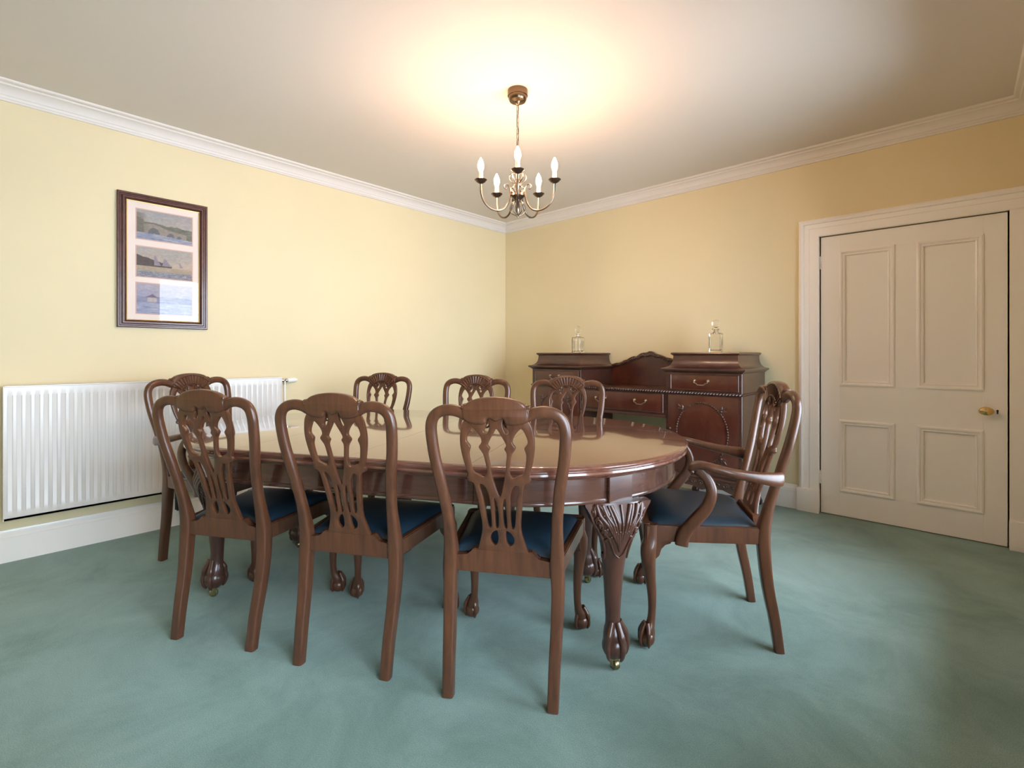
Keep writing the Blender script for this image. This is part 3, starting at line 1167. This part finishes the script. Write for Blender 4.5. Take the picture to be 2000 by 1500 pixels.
def table_leg(px, py, ang, ang2):
    out = Vector((math.cos(ang), math.sin(ang), 0))
    tan = Vector((-out.y, out.x, 0))
    base = Vector((px, py, 0))
    LT = [(.634, .018, .098, .046, 3.0), (.600, .024, .102, .054, 2.6), (.560, .028, .086, .060, 2.4), (.520, .022, .069, .056, 2.3), (.470, .012, .053, .049, 2.2), (.420, .004, .045, .043, 2.1), (.350, .0, .0375, .037, 2), (.280, -.002, .0325, .033, 2), (.210, -.003, .028, .0285, 2),
          (.165, .0, .029, .030, 2), (.135, .004, .037, .038, 2), (.105, .006, .040, .040, 2)]
    fine = cr(LT, 3)
    bm = bmesh.new()
    rs = []

    def surf(z, th):
        zz = [q[0] for q in fine]
        best = None
        for q0, q1 in zip(fine[:-1], fine[1:]):
            if q1[0] <= z <= q0[0]:
                t = (q0[0] - z) / (q0[0] - q1[0])
                best = tuple(a + (b - a) * t for a, b in zip(q0, q1))
                break
        if best is None:
            best = fine[0] if z > fine[0][0] else fine[-1]
        _, off, wd, dp, nn = best
        c, s = math.cos(th), math.sin(th)
        c = math.copysign(abs(c) ** (2 / nn), c)
        s = math.copysign(abs(s) ** (2 / nn), s)
        return base + out * (off + dp * c) + tan * (wd * s) + Vector((0, 0, z))

    for q in fine:
        rs.append([surf(q[0], 2 * PI * k / 24) for k in range(24)])
    rings(bm, rs)
    # pointed wings that run out under the apron on both sides
    for s in (-1, 1):
        w2 = [(.060, .632), (.128, .632), (.126, .622), (.118, .610), (.108, .592), (.100, .570), (.080, .535), (.062, .500), (.050, .490), (.045, .56)]
        c0 = base + out * .026
        rings(bm, [[c0 + tan * (s * a) + out * .022 + Vector((0, 0, z)) for a, z in w2], [c0 + tan * (s * a) - out * .022 + Vector((0, 0, z)) for a, z in w2]])
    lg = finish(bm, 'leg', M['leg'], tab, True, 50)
    knee_out = out
    out = Vector((math.cos(ang2), math.sin(ang2), 0))
    tan = Vector((-out.y, out.x, 0))
    # block that rises through the apron
    bm = bmesh.new()
    for f0, f1, z0, z1 in ((-.038, .046, .630, TZ - .056),):
        q = [base + out * f0 - tan * .055, base + out * f1 - tan * .055, base + out * f1 + tan * .055, base + out * f0 + tan * .055]
        rings(bm, [[(p.x, p.y, z0) for p in q], [(p.x, p.y, z1) for p in q]])
    bmesh.ops.bevel(bm, geom=bm.edges[:], offset=.003, segments=1, affect='EDGES')
    finish(bm, 'leg_block', M['apron'], lg)
    # acanthus carving on the knee
    bm = bmesh.new()
    out = knee_out
    tan = Vector((-out.y, out.x, 0))

    def vein(pts, r0, r1, lift=.002):
        P = []
        for i, (z, th) in enumerate(pts):
            p = surf(z, th)
            n_ = (p - (base + out * .01 + Vector((0, 0, z)))).normalized()
            p = p + n_ * lift
            P.append((p.x, p.y, p.z, r0 + (r1 - r0) * i / (len(pts) - 1)))
        sweep(bm, cr(P, 3), 7)
    for k in range(-5, 6):
        t = k / 5
        vein([(.455 + .03 * abs(t), t * .14), (.51 + .01 * abs(t), t * .36), (.565, t * .58), (.606 + .012 * math.cos(k * PI), t * .78), (.628, t * .95 + .05 * math.sin(k * 2.1))], .0035, .0085 if k % 2 else .006)
        for q in range(3):
            ball(bm, surf(.53 + .032 * q + .006 * (k % 2), t * (.45 + .16 * q)) + out * .001, .0058, 7)
    for s in (-1, 1):
        # scroll eyes near the top corners and C-scrolls on the flanks
        for zc, tc, rr in ((.604, 1.20, .024), (.560, 1.02, .023), (.528, .86, .017), (.618, .92, .013)):
            pts = []
            for k in range(16):
                a = k / 15 * 3.4 * PI
                r_ = rr * (1 - k / 18)
                pts.append((zc + r_ * math.sin(a), s * (tc + r_ * 11 * math.cos(a) * .8)))
            vein(pts, .0055, .003)
        vein([(.540, s * 1.50), (.515, s * 1.25), (.480, s * 1.10), (.440, s * 1.12), (.418, s * 1.25), (.425, s * 1.42), (.440, s * 1.36)], .005, .0065)
        vein([(.535, s * .9), (.50, s * .62), (.47, s * .48), (.445, s * .30), (.430, 0)], .004, .003)
        for zc, tc in ((.604, 1.20), (.560, 1.02), (.528, .86)):
            ball(bm, surf(zc, s * tc), .0095, 8)
            for q in range(5):
                ball(bm, surf(zc - .030 + .004 * q, s * (tc + .10 - .11 * q)), .0062, 7)
        p = surf(.428, s * 1.34)
        ball(bm, p, .009, 8)
    finish(bm, 'acanthus_carving', M['leg'], lg, True, 60, True)
    # claw and ball
    bm = bmesh.new()
    out = Vector((math.cos(ang2), math.sin(ang2), 0))
    tan = Vector((-out.y, out.x, 0))
    fc = base + out * .008
    ball(bm, (fc.x, fc.y, .088), .047, 18)
    for a in (0, 68, -68, 180):
        dr = Matrix.Rotation(R(a), 3, 'Z') @ out
        P = []
        for rr, z, th in ((.018, .180, .011), (.030, .156, .012), (.041, .134, .0135), (.0455, .112, .0095), (.0485, .090, .0105), (.0440, .062, .0075), (.034, .046, .004)):
            p = fc + dr * rr
            P.append((p.x, p.y, z, th))
        sweep(bm, cr(P, 3), 10)
    finish(bm, 'claw_foot', M['leg'], lg, True, 60)
    bm = bmesh.new()
    lathe(bm, [(.022, .050), (.022, .044), (.010, .040), (.009, .030)], 14, (fc.x, fc.y, 0))
    for s in (-1, 1):
        q = fc + tan * (s * .0135)
        sweep(bm, [(q.x, q.y, .042, .004, .008), (q.x + out.x * .004, q.y + out.y * .004, .016, .004, .007)], 8, tuple(out), 3)
    rs = []
    for t, r_ in ((-.010, .012), (-.009, .0175), (-.004, .0195), (.004, .0195), (.009, .0175), (.010, .012)):
        rs.append([fc + tan * t + out * (.004 + r_ * math.cos(2 * PI * k / 16)) + Vector((0, 0, .0198 + r_ * math.sin(2 * PI * k / 16))) for k in range(16)])
    rings(bm, rs)
    finish(bm, 'castor', M['castor'], lg, True, 40)


for px, py, a, a2 in ((.985, -.470, -62, -46), (-.905, -.452, -122, -134), (.800, .175, 50, 50), (-.930, .150, 130, 130)):
    table_leg(px, py, R(a), R(a2))

# ------------------------------------------------------------------ sideboard
X0, X1, XA, XB = .905, 2.835, 1.470, 2.270
FY = -.575
sb = thing('sideboard', 'tall reddish mahogany pedestal sideboard with raised ends against the back wall', 'sideboard', (0, -.03, 0))


def S(y):      # helper: y measured from the wall
    return y + .03


FYs = S(FY)


def rect_loft(rows, x0, x1, yf, yback=0.0):
    """rows: (outset, z): rectangular rings standing against the wall"""
    bm = bmesh.new()
    rs = [[(x0 - o_, yf - o_, z), (x1 + o_, yf - o_, z), (x1 + o_, yback, z), (x0 - o_, yback, z)] for o_, z in rows]
    rings(bm, rs)
    return bm


def gadroon(x0, x1, yf, z, r, pitch_, parent, ends=True, back=-.0):
    bm = bmesh.new()
    n = int((x1 - x0) / pitch_)
    for i in range(n):
        x = x0 + (i + .5) * (x1 - x0) / n
        pts = [(x - pitch_ * .35, yf, z - r * .8, r * .6), (x, yf - r * .7, z, r), (x + pitch_ * .35, yf, z + r * .8, r * .6)]
        sweep(bm, pts, 6)
    if ends:
        m_ = int((back - yf) / pitch_)
        for xx, sg in ((x0, -1), (x1, 1)):
            for i in range(m_):
                y = yf + (i + .5) * (back - yf) / m_
                sweep(bm, [(xx, y - pitch_ * .35, z - r * .8, r * .6), (xx + sg * r * .7, y, z, r), (xx, y + pitch_ * .35, z + r * .8, r * .6)], 6)
    finish(bm, 'gadroon_moulding', M['side'], parent, True, 60, True)


def bail(parent, x, y, z, wd=.050):
    bm = bmesh.new()
    for s in (-1, 1):
        lathe(bm, [(.010, 0), (.010, .003), (.006, .005), (.005, .014), (.008, .018), (.006, .022), (.001, .024)], 12, (x + s * wd, y, z), 'y')
    pts = [(x - wd, y - .016, z, .0035), (x - wd * .98, y - .018, z - .014, .0035), (x - wd * .62, y - .020, z - .022, .0036), (x - wd * .50, y - .021, z - .030, .004), (x, y - .021, z - .032, .0048),
           (x + wd * .50, y - .021, z - .030, .004), (x + wd * .62, y - .020, z - .022, .0036), (x + wd * .98, y - .018, z - .014, .0035), (x + wd, y - .016, z, .0035)]
    sweep(bm, cr(pts, 3), 8)
    finish(bm, 'handle', M['handle'], parent, True, 50)


for (a, b) in ((X0, XA), (XB, X1)):
    ped = None
    bm = bmesh.new()
    box(bm, a, b, FYs, 0, .20, 1.045, .002, 1)
    ped = finish(bm, 'pedestal', M['side'], sb)
    # cornice and pagoda-shaped box top
    bm = rect_loft([(-.002, 1.030), (.004, 1.034), (.012, 1.042), (.026, 1.050), (.030, 1.056), (.030, 1.062), (.024, 1.066), (.006, 1.069), (-.012, 1.077), (-.026, 1.090), (-.035, 1.108), (-.040, 1.130), (-.042, 1.155), (-.042, 1.162), (-.036, 1.166), (-.028, 1.172), (-.026, 1.178), (-.028, 1.184), (-.036, 1.187)], a, b, FYs)
    finish(bm, 'box_top', M['side'], sb, True, 30)
    # drawer above the moulding
    bm = bmesh.new()
    box(bm, a + .045, b - .022, FYs - .010, FYs + .01, .905, 1.018, .003)
    dr = finish(bm, 'drawer', M['side_red'], sb)
    bm = bmesh.new()
    x0, x1, z0, z1 = a + .045, b - .022, .905, 1.018
    for q in (((x0, z0), (x1, z0)), ((x1, z0), (x1, z1)), ((x1, z1), (x0, z1)), ((x0, z1), (x0, z0))):
        sweep(bm, [(q[0][0], FYs - .010, q[0][1], .0035), (q[1][0], FYs - .010, q[1][1], .0035)], 8)
    finish(bm, 'cock_bead', M['side'], dr)
    bail(dr, (a + b) / 2, FYs - .010, .975)
    # mid moulding
    bm = rect_loft([(0, .872), (.008, .874), (.012, .880), (.008, .886), (0, .888)], a, b, FYs)
    finish(bm, 'waist_moulding', M['side'], sb, True, 40)
    gadroon(a, b, FYs - .010, .880, .0085, .022, sb, True)
    # cupboard door with an oval
    bm = bmesh.new()
    box(bm, a + .022, b - .022, FYs - .010, FYs + .01, .285, .862, .003)
    do = finish(bm, 'cupboard_door', M['side_red'], sb)
    ox, oz, orx, orz = (a + b) / 2, .585, .190, .225
    bm = bmesh.new()
    for k in range(72):
        t0 = 2 * PI * k / 72
        t1 = 2 * PI * (k + .75) / 72
        tm = (t0 + t1) / 2
        sweep(bm, [(ox + orx * math.cos(t), FYs - .012, oz + orz * math.sin(t), rr) for t, rr in ((t0, .004), (tm, .0075), (t1, .004))], 6)
    finish(bm, 'oval_moulding', M['side'], do, True, 60, True)
    for sx in (-1, 1):
        for sz in (-1, 1):
            bm = bmesh.new()
            px_, pz_ = ox + sx * orx * .76, oz + sz * orz * .76
            for da in (-38, 0, 38):
                aa = math.atan2(sz, sx) + R(da)
                L_ = .052 if da == 0 else .038
                sweep(bm, cr([(px_, FYs - .012, pz_, .008, .006), (px_ + .5 * L_ * math.cos(aa), FYs - .013, pz_ + .5 * L_ * math.sin(aa), .010, .006), (px_ + L_ * math.cos(aa), FYs - .011, pz_ + L_ * math.sin(aa), .002, .003)], 3), 7, (0, 1, 0))
            ball(bm, (px_, FYs - .013, pz_), .011, 8)
            finish(bm, 'corner_leaf', M['side'], do, True, 60)
    bm = bmesh.new()
    ball(bm, (a + .040 if a > 2 else b - .040, FYs - .013, .60), .008, 8)
    finish(bm, 'keyhole_boss', M['handle'], do)
    # base moulding, carved apron and feet
    bm = rect_loft([(0, .272), (.014, .268), (.018, .258), (.014, .248), (.006, .244), (.006, .205), (0, .200)], a, b, FYs)
    finish(bm, 'base_moulding', M['side'], sb, True, 40)
    bm = bmesh.new()
    ap_ = [(a + .0, .246), (b - .0, .246), (b - .0, .165), (b - .07, .172), (b - .13, .192), ((a + b) / 2 + .06, .188), ((a + b) / 2, .168), ((a + b) / 2 - .06, .188), (a + .13, .192), (a + .07, .172), (a + .0, .165)]
    prism(bm, ap_, 'y', FYs - .012, FYs + .008)
    co = finish(bm, 'carved_apron', M['side'], sb, False)
    bm = bmesh.new()
    for k in range(9):
        x = a + .05 + k * (b - a - .10) / 8
        for s in (-1, 1):
            pts = []
            for j in range(10):
                t = j / 9 * 2.6 * PI
                r_ = .021 * (1 - j / 12)
                pts.append((x + s * (r_ * math.cos(t)), FYs - .014, .222 + r_ * .8 * math.sin(t), .0045))
            if k % 2 == (s > 0):
                sweep(bm, pts, 6, (0, 1, 0))
    finish(bm, 'scroll_carving', M['side'], co, True, 60, True)
    for fx in (a + .045, b - .045):
        for fy in (FYs + .04, -.05):
            bm = bmesh.new()
            sx = -1 if fx < (a + b) / 2 else 1
            sy = -1 if fy < -.2 else 0
            pts = [(fx, fy, .215, .040), (fx + sx * .006, fy + sy * .006, .170, .038), (fx + sx * .006, fy + sy * .006, .120, .026), (fx, fy, .080, .019), (fx + sx * .006, fy + sy * .008, .050, .024), (fx + sx * .010, fy + sy * .014, .024, .030), (fx + sx * .010, fy + sy * .014, .001, .022)]
            sweep(bm, cr(pts, 3), 12, (1, 0, 0), 2.6)
            finish(bm, 'foot', M['side'], sb)
# centre section
bm = bmesh.new()
box(bm, XA + .002, XB - .002, FYs + .006, 0, .690, .872)
finish(bm, 'centre_carcass', M['side'], sb, False)
bm = bmesh.new()
box(bm, XA + .001, XB - .001, FYs - .010, 0, .872, .888, .003)
finish(bm, 'centre_shelf', M['side'], sb)
gadroon(XA, XB, FYs - .010, .880, .0085, .022, sb, False)
bm = bmesh.new()
box(bm, XA + .022, XB - .022, FYs - .006, FYs + .01, .712, .858, .003)
cd = finish(bm, 'centre_drawer', M['side_red'], sb)
bm = bmesh.new()
for q in (((XA + .022, .712), (XB - .022, .712)), ((XB - .022, .712), (XB - .022, .858)), ((XB - .022, .858), (XA + .022, .858)), ((XA + .022, .858), (XA + .022, .712))):
    sweep(bm, [(q[0][0], FYs - .006, q[0][1], .0035), (q[1][0], FYs - .006, q[1][1], .0035)], 8)
finish(bm, 'cock_bead', M['side'], cd)
bail(cd, XA + .215, FYs - .006, .800)
bail(cd, XB - .215, FYs - .006, .800)
bm = bmesh.new()
box(bm, XA + .002, XB - .002, FYs - .004, FYs + .016, .672, .692, .003)
finish(bm, 'bottom_bead', M['side'], sb)
# shaped back board with a carved top edge
cxm = (XA + XB) / 2
hw_ = (XB - XA) / 2


def splash(t):          # t in -1..1 -> height of the top edge
    a = abs(t)
    base = 1.062 + .098 * (0.5 + 0.5 * math.cos(PI * min(1, a * 1.02)))
    return base + .004 * math.sin(t * 26)


def leafy(t):
    a = abs(t)
    return splash(t) + (.016 + .012 * abs(math.sin(t * 9.5 + .1))) * (1 - a ** 6) + (.022 * max(0, 1 - a * 6) ** 1.2)


N_ = 60
bm = bmesh.new()
poly = [(cxm - hw_ + 2 * hw_ * i / N_, splash(-1 + 2 * i / N_)) for i in range(N_ + 1)] + [(XB, .886), (XA, .886)]
prism(bm, poly, 'y', -.024, -.004)
bo = finish(bm, 'back_board', M['side_red'], sb, False)
bm = bmesh.new()
poly = [(cxm - hw_ + 2 * hw_ * i / N_, leafy(-1 + 2 * i / N_)) for i in range(N_ + 1)] + [(cxm + hw_ - 2 * hw_ * i / N_, splash(1 - 2 * i / N_) - .010) for i in range(N_ + 1)]
prism(bm, poly, 'y', -.042, -.004)
for i in range(46):
    t = -1 + 2 * (i + .5) / 46
    x = cxm + hw_ * t
    sweep(bm, [(x - .008, -.042, splash(t) - .008, .004), (x, -.046, splash(t) + .004, .006), (x + .010, -.042, splash(t) + .018, .003)], 6)
for s in (-1, 1):
    for k in range(4):
        t0 = s * (.06 + .22 * k)
        pts = [(cxm + hw_ * (t0 + s * .2 * q), -.043, splash(t0 + s * .2 * q) + .016 * math.sin(PI * q) + .004, .005) for q in (0, .25, .5, .75, 1)]
        sweep(bm, cr(pts, 3), 6)
finish(bm, 'carved_cresting', M['side'], bo, True, 40)

# ------------------------------------------------------------------ decanters
def decanter(loc, rz, lab):
    r = thing('decanter', lab, 'decanter', loc, rz, 'square cut glass decanters on the sideboard')
    bm = bmesh.new()

    def sq(hw, z, c=.006):
        return [(-hw + c, -hw, z), (hw - c, -hw, z), (hw, -hw + c, z), (hw, hw - c, z), (hw - c, hw, z), (-hw + c, hw, z), (-hw, hw - c, z), (-hw, -hw + c, z)]

    def oc(rr, z):
        return [(rr * math.cos(R(a)), rr * math.sin(R(a)), z) for a in (247.5, 292.5, 337.5, 22.5, 67.5, 112.5, 157.5, 202.5)]
    rings(bm, [sq(.046, 0), sq(.048, .004), sq(.048, .142), sq(.044, .149), oc(.026, .154), oc(.0185, .160), oc(.018, .172), oc(.027, .176), oc(.029, .180), oc(.027, .183),
               oc(.012, .183), oc(.012, .150), sq(.036, .142), sq(.039, .136), sq(.039, .020), sq(.034, .014)])
    bb = finish(bm, 'bottle_body', M['crystal'], r, True, 30)
    bm = bmesh.new()
    # diagonal diamond cutting on the faces
    for ax in range(4):
        m_ = Matrix.Rotation(PI / 2 * ax, 3, 'Z')
        for k in range(6):
            for sg in (-1, 1):
                a0 = Vector((sg * -.034, -.0482, .020 + k * .014))
                a1 = Vector((sg * .030, -.0482, .020 + k * .014 + .050))
                if a1.z > .115:
                    f = (.115 - a0.z) / (a1.z - a0.z)
                    a1 = a0 + (a1 - a0) * f
                p, q = m_ @ a0, m_ @ a1
                sweep(bm, [(*p, .0011), (*q, .0011)], 4)
    finish(bm, 'diamond_cutting', M['crystal'], bb, False, 30, True)
    bm = bmesh.new()
    lathe(bm, [(.010, .166), (.0112, .183), (.014, .187), (.010, .192), (.012, .196), (.022, .202), (.0285, .214), (.030, .224), (.0285, .235), (.022, .246), (.012, .252), (.001, .254)], 20)
    finish(bm, 'stopper', M['crystal'], r, True, 40)


decanter((1.254, -.31, 1.1875), R(8), 'square cut glass decanter with ball stopper on the left end of the sideboard')
decanter((2.558, -.31, 1.1875), R(12), 'square cut glass decanter with ball stopper on the right end of the sideboard')

# ------------------------------------------------------------------ chandelier
CX, CY = 2.09, -2.109
ch = thing('chandelier', 'five arm brass chandelier with lit candle bulbs hanging over the table', 'chandelier', (CX, CY, 1.95))
Z0 = -1.95


def cz(z):
    return z + Z0


bm = bmesh.new()
lathe(bm, [(.058, cz(2.690)), (.059, cz(2.660)), (.058, cz(2.656)), (.053, cz(2.654)), (.053, cz(2.640)), (.046, cz(2.628)), (.020, cz(2.622)), (.016, cz(2.612)), (.006, cz(2.606)), (.001, cz(2.605))], 28)
finish(bm, 'ceiling_canopy', M['antique'], ch)
# chain
zt = 2.606
k = 0
while zt > 2.275:
    bm = bmesh.new()
    ln, rr = .040, .0075
    pts = []
    for i in range(17):
        a = 2 * PI * i / 16
        x = rr * math.cos(a)
        z = (ln / 2 - rr) * (1 if math.sin(a) > 0.01 else -1 if math.sin(a) < -.01 else 0) + rr * math.sin(a)
        p = (x, 0) if k % 2 == 0 else (0, x)
        pts.append((p[0], p[1], cz(zt - ln / 2 + z), .0016))
    sweep(bm, pts, 6, (0, 1, 0) if k % 2 == 0 else (1, 0, 0))
    finish(bm, 'chain_link', M['bronze'], ch)
    zt -= ln - .0075
    k += 1
bm = bmesh.new()
pts = [(.003 * math.sin(i * 1.7), .003 * math.cos(i * 1.3), cz(2.608 - i * .0366), .0022) for i in range(11)]
sweep(bm, cr(pts, 3), 6)
finish(bm, 'flex', M['bronze'], ch)
# centre column
bm = bmesh.new()
lathe(bm, [(.002, cz(2.262)), (.006, cz(2.258)), (.008, cz(2.250)), (.006, cz(2.235)), (.013, cz(2.225)), (.009, cz(2.212)), (.007, cz(2.190)), (.016, cz(2.172)), (.020, cz(2.150)), (.012, cz(2.132)), (.009, cz(2.110)), (.024, cz(2.098)), (.040, cz(2.092)), (.042, cz(2.080)), (.030, cz(2.068)), (.014, cz(2.058)), (.010, cz(2.040)), (.014, cz(2.020)), (.012, cz(1.995)), (.005, cz(1.980)), (.007, cz(1.970)), (.004, cz(1.960)), (.001, cz(1.952))], 18)
finish(bm, 'centre_column', M['bronze'], ch)
phase = math.atan2(-4.199 - CY, 3.968 - CX)


def pol(r, z, a, t=0.0):
    return (r * math.cos(a) - t * math.sin(a), r * math.sin(a) + t * math.cos(a), cz(z))


for k in range(5):
    a = phase + 2 * PI * k / 5
    bm = bmesh.new()
    arm = [(.064, 2.122, .0028), (.072, 2.116, .0030), (.080, 2.124, .0032), (.078, 2.138, .0034), (.064, 2.144, .0036), (.050, 2.132, .0040), (.046, 2.105, .0050), (.048, 2.075, .0054), (.058, 2.035, .0054), (.085, 2.000, .0054), (.122, 1.988, .0054), (.165, 1.999, .0054), (.200, 2.032, .0054), (.216, 2.080, .0054), (.218, 2.132, .0054)]
    sweep(bm, cr([(*pol(r, z, a), t) for r, z, t in arm], 4), 8)
    ball(bm, pol(.122, 1.988, a), .0065, 8)
    sweep(bm, [(*pol(.020, 2.085, a), .004), (*pol(.047, 2.088, a), .004)], 6)
    ao = finish(bm, 'arm', M['bronze'], ch, True, 60)
    # leaf scrolls round the column and the loops of the lower cage
    bm = bmesh.new()
    up = [(.012, 2.150), (.028, 2.160), (.044, 2.178), (.050, 2.198), (.042, 2.212), (.032, 2.206), (.034, 2.194)]
    sweep(bm, cr([(*pol(r, z, a + .63), .0042 - .0003 * i) for i, (r, z) in enumerate(up)], 4), 7)
    mid = [(.022, 2.096), (.034, 2.106), (.040, 2.122), (.034, 2.134), (.024, 2.128)]
    sweep(bm, cr([(*pol(r, z, a + .63), .0045) for r, z in mid], 4), 7)
    low = [(.012, 2.052), (.034, 2.044), (.046, 2.016), (.038, 1.988), (.016, 1.974), (.006, 1.966)]
    sweep(bm, cr([(*pol(r, z, a + .63), .0032) for r, z in low], 4), 7)
    finish_loose(bm, 'leaf_scroll', M['bronze'], ch, True, 60)
    c = pol(.218, 0, a)
    bm = bmesh.new()
    lathe(bm, [(.004, cz(2.128)), (.010, cz(2.132)), (.022, cz(2.138)), (.031, cz(2.147)), (.036, cz(2.152)), (.034, cz(2.154)), (.020, cz(2.148)), (.013, cz(2.148)), (.013, cz(2.150))], 20, (c[0], c[1], 0))
    finish(bm, 'drip_pan', M['bronze'], ao, True, 50)
    bm = bmesh.new()
    lathe(bm, [(.0125, cz(2.147)), (.0125, cz(2.199)), (.010, cz(2.201))], 16, (c[0], c[1], 0))
    finish(bm, 'candle_tube', M['ivory'], ao, True, 50)
    bm = bmesh.new()
    lathe(bm, [(.010, cz(2.200)), (.0125, cz(2.208)), (.0165, cz(2.220)), (.0175, cz(2.232)), (.0155, cz(2.246)), (.0105, cz(2.260)), (.005, cz(2.272)), (.001, cz(2.278))], 16, (c[0], c[1], 0))
    finish(bm, 'candle_bulb', M['bulb'], ao, True, 60)
